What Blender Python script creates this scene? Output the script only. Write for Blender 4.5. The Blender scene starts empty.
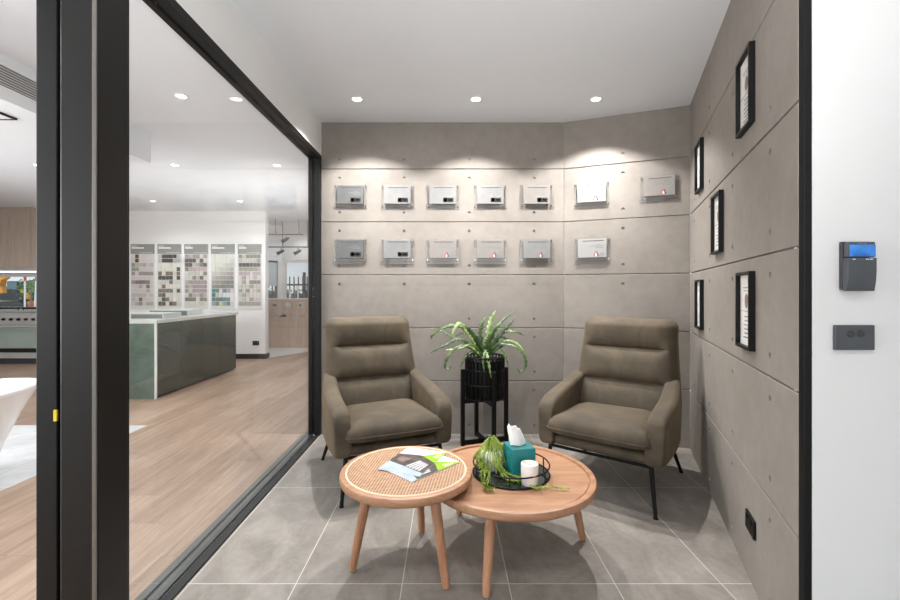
import bpy, bmesh, math, random
from mathutils import Vector, Matrix
random.seed(7)
PI = math.pi
C = bpy.context.scene.collection
S = bpy.context.scene

# ------------------------------------------------------------------ helpers
def lin(r, g, b):
    f = lambda c: ((c/255)/12.92 if c/255 <= .04045 else ((c/255+.055)/1.055)**2.4)
    return (f(r), f(g), f(b), 1)

class MB:
    """collects shapes for ONE mesh object"""
    def __init__(s): s.v=[]; s.f=[]; s.m=[]
    def add(s, vs, fs, mi=0):
        o=len(s.v); s.v += [tuple(p) for p in vs]
        for f in fs: s.f.append(tuple(i+o for i in f)); s.m.append(mi)
    def box(s, a, b, mi=0, M=None):
        x0,y0,z0=a; x1,y1,z1=b
        vs=[(x0,y0,z0),(x1,y0,z0),(x1,y1,z0),(x0,y1,z0),(x0,y0,z1),(x1,y0,z1),(x1,y1,z1),(x0,y1,z1)]
        if M is not None: vs=[M@Vector(p) for p in vs]
        s.add(vs,[(0,3,2,1),(4,5,6,7),(0,1,5,4),(1,2,6,5),(2,3,7,6),(3,0,4,7)],mi)
    def poly(s, pts, mi=0): s.add(pts,[tuple(range(len(pts)))],mi)
    def loft(s, rings, mi=0, closed=True, cap0=True, cap1=True):
        n=len(rings[0]); vs=[p for r in rings for p in r]; fs=[]
        for i in range(len(rings)-1):
            for j in range(n if closed else n-1):
                k=(j+1)%n
                fs.append((i*n+j,i*n+k,(i+1)*n+k,(i+1)*n+j))
        if cap0: fs.append(tuple(range(n-1,-1,-1)))
        if cap1: fs.append(tuple((len(rings)-1)*n+j for j in range(n)))
        s.add(vs,fs,mi)
    def tube(s, pts, r, n=8, mi=0, closed=False, sq=False):
        pts=[Vector(p) for p in pts]; N=len(pts); rings=[]
        up=None
        for i,p in enumerate(pts):
            if closed: t=(pts[(i+1)%N]-pts[i-1])
            else: t=pts[min(i+1,N-1)]-pts[max(i-1,0)]
            t.normalize()
            if up is None:
                up=Vector((0,0,1)) if abs(t.z)<.9 else Vector((1,0,0))
            a=t.cross(up); 
            if a.length<1e-6: a=t.cross(Vector((0,1,0)))
            a.normalize(); b=a.cross(t); b.normalize(); up=b
            rr=r[i] if isinstance(r,(list,tuple)) else r
            off=PI/4 if sq else 0
            rings.append([p+a*rr*math.cos(2*PI*k/n+off)+b*rr*math.sin(2*PI*k/n+off) for k in range(n)])
        if closed:
            rings.append(rings[0]); s.loft(rings,mi,True,False,False)
        else: s.loft(rings,mi)
    def lathe(s, prof, n=48, c=(0,0,0), mi=0, sx=1, sy=1, cap0=True, cap1=True):
        rings=[[(c[0]+sx*r*math.cos(2*PI*k/n),c[1]+sy*r*math.sin(2*PI*k/n),c[2]+z) for k in range(n)] for r,z in prof]
        s.loft(rings,mi,True,cap0,cap1)
    def ring(s, c, R, r, n=48, m=8, mi=0):
        s.tube([(c[0]+R*math.cos(2*PI*k/n),c[1]+R*math.sin(2*PI*k/n),c[2]) for k in range(n)],r,m,mi,True)

def obj(name, mb, mats, parent=None, loc=(0,0,0), rz=0, smooth=None, bevel=None, sub=0):
    me=bpy.data.meshes.new(name); me.from_pydata(mb.v,[],mb.f)
    if not isinstance(mats,(list,tuple)): mats=[mats]
    for m in mats: me.materials.append(m)
    me.polygons.foreach_set('material_index', mb.m)
    bm=bmesh.new(); bm.from_mesh(me)
    bmesh.ops.recalc_face_normals(bm, faces=bm.faces); bm.to_mesh(me); bm.free()
    if smooth is not None:
        me.polygons.foreach_set('use_smooth',[True]*len(me.polygons))
        if smooth<179: me.set_sharp_from_angle(angle=math.radians(smooth))
    me.update()
    o=bpy.data.objects.new(name,me); C.objects.link(o); o.parent=parent
    o.location=loc; o.rotation_euler=(0,0,rz)
    if bevel:
        b=o.modifiers.new('bevel','BEVEL'); b.width=bevel; b.segments=3; b.limit_method='ANGLE'
    if sub:
        b=o.modifiers.new('sub','SUBSURF'); b.levels=sub; b.render_levels=sub
    return o
def tag(o, label, cat, group=None):
    o['label']=label; o['category']=cat
    if group: o['group']=group
    return o
def thing(name, label, cat, loc=(0,0,0), rz=0, group=None):
    o=bpy.data.objects.new(name,None); C.objects.link(o); o.empty_display_size=.1
    o.location=loc; o.rotation_euler=(0,0,rz)
    return tag(o,label,cat,group)
def struct(o): o['kind']='structure'; return o
def boxmb(*bs):
    m=MB()
    for b in bs: m.box(*b)
    return m

# ------------------------------------------------------------------ materials
class NT:
    def __init__(s,name):
        s.m=bpy.data.materials.new(name); s.m.use_nodes=True; s.t=s.m.node_tree
        s.b=s.t.nodes['Principled BSDF']; s.out=s.t.nodes['Material Output']
    def n(s,kind,**kw):
        x=s.t.nodes.new(kind)
        for k,v in kw.items(): setattr(x,k,v)
        return x
    def put(s,sock,val):
        if hasattr(val,'is_output') or isinstance(val,bpy.types.NodeSocket): s.t.links.new(val,sock)
        else: sock.default_value=val
    def math(s,op,a,b=None,c=None):
        x=s.n('ShaderNodeMath',operation=op); s.put(x.inputs[0],a)
        if b is not None: s.put(x.inputs[1],b)
        if c is not None: s.put(x.inputs[2],c)
        return x.outputs[0]
    def mix(s,fac,a,b,blend='MIX'):
        x=s.n('ShaderNodeMix',data_type='RGBA',blend_type=blend)
        s.put(x.inputs[0],fac); s.put(x.inputs[6],a); s.put(x.inputs[7],b); return x.outputs[2]
    def coord(s,scale=(1,1,1),which='Object',rot=(0,0,0)):
        c=s.n('ShaderNodeTexCoord'); mp=s.n('ShaderNodeMapping')
        mp.inputs['Scale'].default_value=scale; mp.inputs['Rotation'].default_value=rot
        s.t.links.new(c.outputs[which],mp.inputs[0]); return mp.outputs[0]
    def noise(s,vec,scale,detail=4,rough=.55,dist=0):
        x=s.n('ShaderNodeTexNoise'); s.put(x.inputs['Vector'],vec)
        x.inputs['Scale'].default_value=scale; x.inputs['Detail'].default_value=detail
        x.inputs['Roughness'].default_value=rough; x.inputs['Distortion'].default_value=dist
        return x.outputs['Fac']
    def ramp(s,fac,stops):
        x=s.n('ShaderNodeValToRGB'); s.put(x.inputs[0],fac); e=x.color_ramp.elements
        while len(e)<len(stops): e.new(.5)
        for i,(p,c) in enumerate(stops): e[i].position=p; e[i].color=c
        return x.outputs[0]
    def bump(s,h,strength=.2,dist=.01):
        x=s.n('ShaderNodeBump'); x.inputs['Strength'].default_value=strength; x.inputs['Distance'].default_value=dist
        s.put(x.inputs['Height'],h); s.t.links.new(x.outputs[0],s.b.inputs['Normal'])
    def col(s,c): s.put(s.b.inputs['Base Color'],c)
    def set(s,**kw):
        for k,v in kw.items(): s.b.inputs[k.replace('_',' ')].default_value=v
        return s
def plain(name,c,rough=.5,metal=0,var=.06,scale=30,**kw):
    t=NT(name); v=t.coord(); f=t.noise(v,scale,3)
    d=tuple(max(0,x*(1-var)) for x in c[:3])+(1,); l=tuple(min(1,x*(1+var)) for x in c[:3])+(1,)
    t.col(t.ramp(f,[(.3,d),(.7,l)])); t.set(Roughness=rough,Metallic=metal,**kw); return t.m
def emit(name,c,st):
    t=NT(name); t.b.inputs['Base Color'].default_value=c
    t.b.inputs['Emission Color'].default_value=c; t.b.inputs['Emission Strength'].default_value=st; return t.m

def mk_concrete():
    t=NT('concrete_panel'); v=t.coord()
    a=t.noise(v,1.6,5,.6); b=t.noise(v,14,5,.65); c=t.noise(v,120,2,.5)
    f=t.math('ADD',t.math('MULTIPLY',a,.6),t.math('MULTIPLY',b,.4))
    t.col(t.ramp(f,[(.28,lin(123,116,109)),(.5,lin(136,129,122)),(.72,lin(146,140,133))]))
    t.set(Roughness=.72); t.bump(t.math('ADD',b,t.math('MULTIPLY',c,.5)),.06,.01); return t.m
def mk_tile():
    t=NT('grey_porcelain_tile'); v=t.coord()
    sep=t.n('ShaderNodeSeparateXYZ'); t.put(sep.inputs[0],v)
    def axis(sock,off,size,g):
        u=t.math('DIVIDE',t.math('SUBTRACT',sock,off),size)
        fr=t.math('FRACT',u); d=t.math('MULTIPLY',t.math('MINIMUM',fr,t.math('SUBTRACT',1,fr)),size)
        return t.math('LESS_THAN',d,g), t.math('FLOOR',u)
    gx,ix=axis(sep.outputs[0],-.192,.4465,.0017); gy,iy=axis(sep.outputs[1],1.828,.893,.0017)
    g=t.math('MAXIMUM',gx,gy)
    cb=t.n('ShaderNodeCombineXYZ'); t.put(cb.inputs[0],ix); t.put(cb.inputs[1],iy)
    wn=t.n('ShaderNodeTexWhiteNoise'); t.put(wn.inputs[0],cb.outputs[0])
    ad=t.n('ShaderNodeVectorMath',operation='ADD'); t.put(ad.inputs[0],v)
    sc=t.n('ShaderNodeVectorMath',operation='SCALE'); t.put(sc.inputs[0],wn.outputs['Color']); sc.inputs['Scale'].default_value=7
    t.put(ad.inputs[1],sc.outputs[0])
    mp=t.n('ShaderNodeMapping'); mp.inputs['Scale'].default_value=(1.7,1,1); mp.inputs['Rotation'].default_value=(0,0,.9)
    t.put(mp.inputs[0],ad.outputs[0])
    a=t.noise(mp.outputs[0],3.2,8,.66,.6); b=t.noise(v,35,4,.6)
    f=t.math('ADD',t.math('MULTIPLY',a,.8),t.math('MULTIPLY',b,.2))
    base=t.ramp(f,[(.28,lin(106,101,94)),(.45,lin(128,122,115)),(.6,lin(146,140,133)),(.76,lin(166,160,152))])
    t.col(t.mix(g,base,lin(205,198,188))); t.set(Roughness=.42)
    t.bump(t.math('SUBTRACT',b,g),.05,.01); return t.m
def mk_timber():
    t=NT('timber_plank_floor'); v=t.coord()
    sep=t.n('ShaderNodeSeparateXYZ'); t.put(sep.inputs[0],v)
    u=t.math('DIVIDE',sep.outputs[0],.19); iu=t.math('FLOOR',u); fu=t.math('FRACT',u)
    wn0=t.n('ShaderNodeTexWhiteNoise',noise_dimensions='1D'); t.put(wn0.inputs['W'],iu)
    w=t.math('ADD',t.math('DIVIDE',sep.outputs[1],1.5),wn0.outputs['Value']); iw=t.math('FLOOR',w); fw=t.math('FRACT',w)
    cb=t.n('ShaderNodeCombineXYZ'); t.put(cb.inputs[0],iu); t.put(cb.inputs[1],iw)
    wn=t.n('ShaderNodeTexWhiteNoise'); t.put(wn.inputs[0],cb.outputs[0])
    ad=t.n('ShaderNodeVectorMath',operation='ADD'); t.put(ad.inputs[0],v)
    sc=t.n('ShaderNodeVectorMath',operation='SCALE'); t.put(sc.inputs[0],wn.outputs['Color']); sc.inputs['Scale'].default_value=9
    t.put(ad.inputs[1],sc.outputs[0])
    mp=t.n('ShaderNodeMapping'); mp.inputs['Scale'].default_value=(1,.07,1); t.put(mp.inputs[0],ad.outputs[0])
    a=t.noise(mp.outputs[0],26,6,.62,.5); b=t.noise(mp.outputs[0],120,3,.6)
    f=t.math('ADD',t.math('MULTIPLY',a,.62),t.math('ADD',t.math('MULTIPLY',wn.outputs['Value'],.18),t.math('MULTIPLY',b,.2)))
    base=t.ramp(f,[(.3,lin(128,104,86)),(.48,lin(158,133,113)),(.62,lin(176,152,132)),(.78,lin(192,171,152))])
    seam=t.math('MAXIMUM',t.math('LESS_THAN',fu,.012),t.math('LESS_THAN',fw,.0016))
    t.col(t.mix(t.math('MULTIPLY',seam,.5),base,lin(105,80,62))); t.set(Roughness=.38); return t.m
def mk_velvet():
    t=NT('olive_brown_velvet'); v=t.coord()
    a=t.noise(v,5,5,.65,.8); b=t.noise(v,240,2,.5)
    t.col(t.ramp(a,[(.28,lin(58,50,39)),(.5,lin(74,64,50)),(.74,lin(92,80,62))]))
    t.set(Roughness=.8); t.b.inputs['Sheen Weight'].default_value=.28
    t.b.inputs['Sheen Roughness'].default_value=.35; t.b.inputs['Sheen Tint'].default_value=lin(190,165,130)
    t.bump(b,.08,.003); return t.m
def mk_wood(name,c0,c1,c2,sc=(1,14,14),scale=3.0,rough=.45):
    t=NT(name); v=t.coord(sc)
    a=t.noise(v,scale,6,.6,.8); t.col(t.ramp(a,[(.3,c0),(.52,c1),(.74,c2)])); t.set(Roughness=rough); return t.m
def mk_cane():
    t=NT('woven_cane'); v=t.coord(rot=(0,0,.12))
    sep=t.n('ShaderNodeSeparateXYZ'); t.put(sep.inputs[0],v); k=2*PI/.0125
    sx=t.math('SINE',t.math('MULTIPLY',sep.outputs[0],k)); sy=t.math('SINE',t.math('MULTIPLY',sep.outputs[1],k))
    pr=t.math('MULTIPLY',t.math('ADD',sx,1),t.math('ADD',sy,1))
    hole=t.math('GREATER_THAN',pr,1.45)
    nz=t.noise(v,60,3); base=t.ramp(nz,[(.3,lin(172,132,100)),(.7,lin(200,162,128))])
    t.col(t.mix(hole,base,lin(80,54,36))); t.set(Roughness=.55); t.bump(t.math('SUBTRACT',1,t.math('MULTIPLY',pr,.25)),.4,.002); return t.m
def mk_glass(name,k=1.0,tint=(1,1,1,1)):
    t=NT(name); nd=t.t.nodes; nd.remove(t.b)
    tr=t.n('ShaderNodeBsdfTransparent'); tr.inputs[0].default_value=tint
    gl=t.n('ShaderNodeBsdfGlossy'); gl.inputs['Roughness'].default_value=0; ge=t.n('ShaderNodeNewGeometry')
    dp=t.n('ShaderNodeVectorMath',operation='DOT_PRODUCT'); t.put(dp.inputs[0],ge.outputs['Normal']); t.put(dp.inputs[1],ge.outputs['Incoming'])
    om=t.math('SUBTRACT',1,t.math('MINIMUM',t.math('ABSOLUTE',dp.outputs['Value']),1))
    f5=t.math('MULTIPLY_ADD',t.math('POWER',om,5),.957,.043)      # Schlick reflectance, same from both sides
    mx=t.n('ShaderNodeMixShader'); t.put(mx.inputs[0],t.math('MULTIPLY',f5,k))
    t.t.links.new(tr.outputs[0],mx.inputs[1]); t.t.links.new(gl.outputs[0],mx.inputs[2]); t.t.links.new(mx.outputs[0],t.out.inputs[0]); return t.m
def mk_leaf(name,a,b,trans=.0):
    t=NT(name); v=t.coord(); f=t.noise(v,18,3); t.col(t.ramp(f,[(.35,a),(.65,b)])); t.set(Roughness=.4); return t.m

M_conc=mk_concrete(); M_tile=mk_tile(); M_timber=mk_timber(); M_velvet=mk_velvet(); M_cane=mk_cane(); M_lowglass=None
M_ceil=plain('ceiling_white',lin(226,229,233),.85,var=.01,scale=4)
M_wall=plain('white_paint',lin(230,229,228),.8,var=.01,scale=4)
M_black=plain('black_frame',(.006,.006,.006,1),.46,.0,var=.12,scale=60,Specular_IOR_Level=.25)
M_black_soft=plain('black_powder_coat',(.0045,.0045,.0045,1),.5,0,var=.1,scale=80,Specular_IOR_Level=.2)
M_post=plain('bronze_black_aluminium',lin(22,20,18),.42,.1,var=.08,scale=90,Specular_IOR_Level=.35)
M_track=plain('dark_grey_aluminium',lin(84,88,86),.35,.5,var=.05)
M_trackd=plain('track_slot_black',(.006,.006,.006,1),.6)
M_seam=plain('door_seam_pale',lin(150,146,140),.4,.3)
M_charcoal=plain('charcoal_plastic',lin(72,75,79),.45,var=.05)
M_charcoal2=plain('charcoal_dark',lin(52,54,57),.5,var=.05)
M_screen=None
M_oak=mk_wood('blond_oak',lin(150,108,78),lin(170,126,95),lin(185,143,110),(2.2,16,16),2.2,.42)
M_oakleg=mk_wood('blond_oak_leg',lin(150,106,76),lin(170,124,92),lin(184,140,107),(14,14,1.5),3,.45)
M_caneedge=plain('pale_cane_edge',lin(238,218,190),.5)
M_certglass=mk_glass('anti_glare_glass',.35); M_glass=mk_glass('clear_glass',1.15); M_acrylic=mk_glass('clear_acrylic',.9,(.985,.987,.987,1))
M_chrome=plain('chrome',(.75,.75,.76,1),.12,1,var=.02)
M_silver=plain('brushed_silver',(.24,.238,.235,1),.45,.3,var=.06,scale=20)
M_silver_grey=plain('brushed_pewter',(.125,.128,.128,1),.45,.3,var=.06,scale=20)
M_silver_warm=plain('brushed_rose_silver',(.26,.24,.224,1),.45,.3,var=.06,scale=20)
M_ink=plain('dark_print',lin(60,60,62),.6); M_inkgrey=plain('grey_print',lin(128,126,124),.6)
M_gold=plain('yellow_print',lin(236,214,140),.5); M_logo=plain('black_print',lin(34,34,36),.5)
M_red=plain('red_print',lin(214,84,52),.5); M_blue=plain('blue_print',lin(44,62,112),.5); M_plate=plain('white_plate',lin(150,149,147),.5,var=.01); M_white=plain('white_print',lin(240,240,238),.6,var=.01)
M_paper=plain('certificate_paper',lin(244,243,240),.7,var=.02); M_bronze=plain('bronze_print',lin(150,126,108),.6)
M_lens=emit('lit_lens',(1,.97,.92,1),14)
M_ringw=plain('white_trim_ring',lin(235,235,235),.4,var=.01)
M_teal=plain('teal_leatherette',lin(10,116,118),.42,var=.14,scale=14)
M_candle=plain('white_ceramic',lin(240,236,230),.35,var=.01)
M_wax=plain('cream_wax',lin(244,240,228),.5,var=.01)
M_mirror=plain('smoked_mirror',(.16,.17,.17,1),.08,.9,var=.02)
M_tissue=plain('tissue_paper',lin(246,244,242),.9,var=.01)
M_lime=mk_leaf('lime_leaf',lin(112,138,44),lin(176,194,92)); M_fern=mk_leaf('fern_green',lin(40,62,26),lin(86,110,54))
M_fernd=mk_leaf('fern_dark',lin(26,44,20),lin(60,82,42)); M_fernl=mk_leaf('fern_light',lin(84,112,58),lin(146,168,104))
M_soil=plain('potting_soil',lin(36,28,22),.95,var=.3,scale=90)
M_greentile=plain('pale_green_glass',lin(84,98,88),.15,var=.18,scale=5)
M_island=plain('gloss_grey_green',lin(62,68,62),.1,var=.1,scale=3)
M_islandedge=plain('pale_panel_edge',lin(214,218,214),.4); M_bench=plain('pale_stone_top',lin(180,183,179),.3,var=.05,scale=12)
M_cab=mk_wood('greige_wood_laminate',lin(174,157,143),lin(188,171,156),lin(198,181,167),(10,10,.8),3,.5)
M_tapwood=mk_wood('pale_oak_laminate',lin(186,158,138),lin(200,174,154),lin(212,188,170),(9,9,.7),3,.5)
M_steel=plain('stainless_steel',(.60,.60,.585,1),.35,.35,var=.03); M_ovglass=plain('oven_glass',lin(168,184,176),.12,var=.06,scale=3)
M_bath=plain('white_acrylic_bath',lin(240,240,242),.2,var=.005); M_paver=None
M_sky=None

def mk_patch():
    t=NT('pale_grey_floor_tile'); v=t.coord(); sep=t.n('ShaderNodeSeparateXYZ'); t.put(sep.inputs[0],v)
    def ax(s,sz):
        fr=t.math('FRACT',t.math('DIVIDE',s,sz)); return t.math('LESS_THAN',fr,.008)
    g=t.math('MAXIMUM',ax(sep.outputs[0],.6),ax(sep.outputs[1],.3)); n=t.noise(v,5,6,.6,.5)
    t.col(t.mix(g,t.ramp(n,[(.3,lin(186,188,190)),(.7,lin(214,215,216))]),lin(160,160,160))); t.set(Roughness=.4); return t.m
M_paver=mk_patch()

# ------------------------------------------------------------------ camera
H=1.23
cam=bpy.data.cameras.new('camera'); co=bpy.data.objects.new('camera',cam); C.objects.link(co)
co.location=(0,0,H); co.rotation_euler=(PI/2,0,0); cam.sensor_width=36; cam.lens=36*435/900
cam.shift_x=2/900; cam.shift_y=-9/900; cam.clip_start=.05; cam.clip_end=300; S.camera=co

# ------------------------------------------------------------------ room shell
CZ=2.68; BY=3.741
GZ=[.456,.912,1.368,1.824,2.279]
def panel_wall(name,O,D,N,L,holes,thick=.12):
    """concrete wall of stacked panels: grooved edges and round tie-holes as real recesses"""
    mb=MB(); O=Vector((O[0],O[1],0)); D=Vector((D[0],D[1],0)).normalized(); N=Vector((N[0],N[1],0)).normalized()
    P=lambda u,z,n: O+D*u+Vector((0,0,z))+N*n
    zs=[0]+GZ+[CZ]; g=.0032; dep=.011; c=.022; hr=.0125
    mb.add([P(0,0,-dep),P(L,0,-dep),P(L,CZ,-dep),P(0,CZ,-dep)],[(0,1,2,3)])
    mb.add([P(0,0,-thick),P(L,0,-thick),P(L,CZ,-thick),P(0,CZ,-thick)],[(3,2,1,0)])
    for u in (0,L): mb.add([P(u,0,-thick),P(u,CZ,-thick),P(u,CZ,-dep),P(u,0,-dep)],[(0,1,2,3)])
    for i in range(len(zs)-1):
        z0=zs[i]+(g if i else 0); z1=zs[i+1]-(g if i<len(zs)-2 else 0); u0,u1=0,L
        hz=[]
        if True: hz.append(zs[i]+.079)
        if i<len(zs)-2: hz.append(zs[i+1]-.079)
        e=.0025  # small arris
        ucut=sorted({u0+e,u1-e}|{h+s*c for h in holes for s in(-1,1)}); zcut=sorted({z0+e,z1-e}|{h+s*c for h in hz for s in(-1,1)})
        for a in range(len(ucut)-1):
            for b in range(len(zcut)-1):
                um=(ucut[a]+ucut[a+1])/2; zm=(zcut[b]+zcut[b+1])/2
                hit=[(h,k) for h in holes for k in hz if abs(h-um)<.002 and abs(k-zm)<.002]
                if not hit:
                    mb.add([P(ucut[a],zcut[b],0),P(ucut[a+1],zcut[b],0),P(ucut[a+1],zcut[b+1],0),P(ucut[a],zcut[b+1],0)],[(0,1,2,3)])
                else:
                    h,k=hit[0]; n=16; sq=[];ci=[];cb=[]
                    for q in range(n):
                        t=2*PI*(q+.5)/n; x,y=math.cos(t),math.sin(t); m=max(abs(x),abs(y))
                        sq.append(P(h+c*x/m,k+c*y/m,0)); ci.append(P(h+hr*x,k+hr*y,0)); cb.append(P(h+hr*.85*x,k+hr*.85*y,-.009))
                    cor=[P(h+sx*c,k+sy*c,0) for sx,sy in((1,1),(-1,1),(-1,-1),(1,-1))]
                    mb.loft([sq,ci,cb],0,True,False,True)
                    for q,ix in enumerate((1,5,9,13)): mb.add([sq[ix],cor[q],sq[(ix+1)%n]],[(0,1,2)])
        fr=[P(u0+e,z0+e,0),P(u1-e,z0+e,0),P(u1-e,z1-e,0),P(u0+e,z1-e,0)]
        fo=[P(u0,z0,-e),P(u1,z0,-e),P(u1,z1,-e),P(u0,z1,-e)]; bk=[P(u0,z0,-dep),P(u1,z0,-dep),P(u1,z1,-dep),P(u0,z1,-dep)]
        mb.loft([fr,fo,bk],0,True,False,False)
    return struct(obj(name,mb,M_conc))
AX0=(.9976,BY); AD=(.9314,-.3640); AN=(-.3640,-.9314); AL=.956
RX0=(1.888,3.393); RD=(-.3640,-.9314); RN=(-.9314,.3640); RL=2.187
panel_wall('wall_back',(-1.205,BY),(1,0),(0,-1),2.2026,[-.931+1.205,-.377+1.205,.182+1.205,.74+1.205])
panel_wall('wall_corner',AX0,AD,AN,AL,[.471])
panel_wall('wall_right',RX0,RD,RN,RL,[.207,.776,1.345,1.915],.02)
def on_right(s,z,n=0): return Vector((RX0[0]+RD[0]*s+RN[0]*n, RX0[1]+RD[1]*s+RN[1]*n, z))
def on_corner(t,z,n=0): return Vector((AX0[0]+AD[0]*t+AN[0]*n, AX0[1]+AD[1]*t+AN[1]*n, z))
RROT=math.atan2(-RD[1],-RD[0])       # local +x runs into the corner, local -y faces the room ... used by wall-hung things
struct(obj('ceiling',boxmb(((-9.5,-3.6,CZ),(4,12,CZ+.12))),M_ceil))
struct(obj('floor',boxmb(((-1.095,-3.6,-.06),(4,3.9,0))),M_tile))
struct(obj('timber_floor',boxmb(((-9.5,-3.6,-.06),(-1.2375,12,0))),M_timber))
struct(obj('paved_floor',boxmb(((-6.2,-1,-.01),(-2.745,3.975,.003))),M_paver))
struct(obj('wall_left',boxmb(((-1.21,-3.6,2.392),(-1.088,BY,CZ))),M_wall))
struct(obj('wall_front',boxmb(((1.118,1.335,0),(3.6,1.405,CZ))),M_wall))
m=MB(); m.box((1.0935,1.335,0),(1.1175,1.3575,CZ)); struct(obj('trim_1',m,M_black,bevel=.002))
struct(obj('wall_side',boxmb(((3.6,-3.6,0),(3.7,3.9,CZ))),M_wall))
# showroom walls
WY=7.9
m=MB(); m.box((-9.5,WY,0),(-8.7,WY+.15,CZ)); m.box((-8.7,WY,0),(-6.7,WY+.15,.915)); m.box((-8.7,WY,1.52),(-6.7,WY+.15,CZ)); m.box((-6.7,WY,0),(-3.315,WY+.13,CZ))
struct(obj('wall_showroom',m,M_wall))
struct(obj('wall_kitchen',boxmb(((-9.6,-3.6,0),(-9.5,8,CZ))),M_wall))
struct(obj('wall_rear',boxmb(((-1.205,BY+.125,0),(-1.1,9.8,CZ))),M_wall))
m=MB(); m.box((-3.315,WY-.015,0),(-3.30,WY+.145,.09)); m.box((-4.35,WY-.015,0),(-3.315,WY,.09)); struct(obj('baseboard_showroom',m,M_black))
FY=9.8
m=MB(); m.box((-3.8,FY,0),(-3.72,FY+.12,CZ)); m.box((-3.72,FY,0),(-2.6,FY+.12,1.0)); m.box((-3.72,FY,1.93),(-2.6,FY+.12,CZ)); m.box((-2.6,FY,0),(-1.1,FY+.12,CZ))
struct(obj('wall_far',m,M_wall))
m=MB(); m.box((-3.72,FY+.02,1.0),(-3.66,FY+.08,1.93)); m.box((-2.66,FY+.02,1.0),(-2.6,FY+.08,1.93)); m.box((-3.66,FY+.02,1.87),(-2.66,FY+.08,1.93)); m.box((-3.66,FY+.02,1.0),(-2.66,FY+.08,1.04))
w=struct(obj('window_2',m,M_wall)); obj('pane',boxmb(((-3.66,FY+.045,1.04),(-2.66,FY+.053,1.87))),M_glass,w)
# angled wall with a pale roller-blind window
ang=math.atan2(9.8-8.05,-3.9+5.2)  # wall heading
def A(u,n,z): return Vector((-3.74-u*math.cos(ang)-n*math.sin(ang),9.8-u*math.sin(ang)+n*math.cos(ang),z))
def abox(mb,u0,u1,n0,n1,z0,z1):
    mb.add([A(u0,n0,z0),A(u1,n0,z0),A(u1,n1,z0),A(u0,n1,z0),A(u0,n0,z1),A(u1,n0,z1),A(u1,n1,z1),A(u0,n1,z1)],[(0,3,2,1),(4,5,6,7),(0,1,5,4),(1,2,6,5),(2,3,7,6),(3,0,4,7)])
m=MB(); abox(m,0,.1,0,.1,0,CZ); abox(m,.1,1.5,0,.1,0,.95); abox(m,.1,1.5,0,.1,1.9,CZ); abox(m,1.5,2.2,0,.1,0,CZ); struct(obj('wall_angled',m,M_wall))
M_blind=plain('pale_blind',lin(196,208,212),.6,var=.03)
m=MB(); abox(m,.1,.14,.03,.07,.95,1.9); abox(m,1.44,1.5,.03,.07,.95,1.9); abox(m,.14,1.44,.03,.07,1.84,1.9); abox(m,.14,1.44,.03,.07,.95,1.0)
w=struct(obj('window_3',m,M_charcoal)); m=MB(); abox(m,.14,1.44,.045,.055,1.0,1.84); obj('pane',m,M_glass,w)
m=MB(); abox(m,.12,1.42,.012,.020,1.34,1.86); tag(obj('roller_blind',m,M_blind),'pale blue-grey roller blind half drawn over the angled far window','blind')
M_pale=plain('pale_stone_floor',lin(222,220,216),.4,var=.03)
m=MB(); m.add([(-4.6,8.1,.004),(-3.3,7.95,.004),(-2.9,8.7,.004),(-2.3,9.79,.004),(-4.6,9.79,.004)],[(0,1,2,3,4)]); m.add([(-4.6,8.1,0),(-3.3,7.95,0),(-2.9,8.7,0),(-2.3,9.79,0),(-4.6,9.79,0)],[(4,3,2,1,0)])
struct(obj('pale_floor',m,M_pale))
# kitchen window
m=MB(); m.box((-8.7,WY+.02,.915),(-8.66,WY+.1,1.52)); m.box((-6.74,WY+.02,.915),(-6.7,WY+.1,1.52)); m.box((-8.66,WY+.02,1.49),(-6.74,WY+.1,1.52)); m.box((-8.66,WY+.02,.915),(-6.74,WY+.1,.94))
w=struct(obj('window_1',m,M_wall)); obj('pane',boxmb(((-8.66,WY+.05,.94),(-6.74,WY+.058,1.49))),M_glass,w)
# dropped ceiling section over the bath display
struct(obj('dropped_ceiling',boxmb(((-6.0,-1,2.4),(-2.72,3.98,CZ))),M_ceil))

# ---------------- sliding glass door between the rooms
m=MB()
m.box((-1.182,-3.0,2.352),(-1.150,BY,2.392)); m.box((-1.132,-3.0,2.352),(-1.088,BY,2.392)); m.box((-1.150,-3.0,2.368),(-1.132,BY,2.392))
m.box((-1.182,BY-.055,0),(-1.150,BY,2.352)); m.box((-1.132,BY-.055,0),(-1.088,BY,2.352)); m.box((-1.150,BY-.02,0),(-1.132,BY,2.352))
door=struct(obj('door_1',m,M_black,bevel=.0015))
m=MB(); m.box((-1.237,-3.0,-.02),(-1.203,BY-.056,.012)); m.box((-1.203,-3,-.02),(-1.188,BY-.056,.002),1); m.box((-1.188,-3,-.02),(-1.147,BY-.056,.012)); m.box((-1.147,-3,-.02),(-1.098,BY-.056,.006),1)
obj('threshold_track',m,[M_track,M_trackd],door)
obj('glass_pane',boxmb(((-1.146,1.51,.0065),(-1.136,BY-.05,2.352))),M_glass,door)
m=MB(); m.box((-1.229,1.374,0),(-1.109,1.512,2.368)); obj('corner_post',m,M_post,door,bevel=.008)
m=MB(); m.box((-1.1215,1.3695,0),(-1.1085,1.3745,2.368)); o=obj('edge_bead',m,plain('pale_edge',lin(120,116,110),.35,.5),door,bevel=.0015); o['label']='pale strip along the edge of the post'  # lighter aluminium strip along the post's corner
m=MB(); m.box((-1.128,1.512,0),(-1.112,1.5175,2.352)); obj('glazing_bead',m,M_black,door)
m=MB(); m.box((-1.335,1.408,0),(-1.2656,1.47,2.368)); obj('sliding_door_stile',m,M_black,door,bevel=.004)
m=MB(); m.box((-1.27,1.44,0),(-1.225,1.5,2.368)); obj('shadow_gap',m,M_trackd,door)
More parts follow.
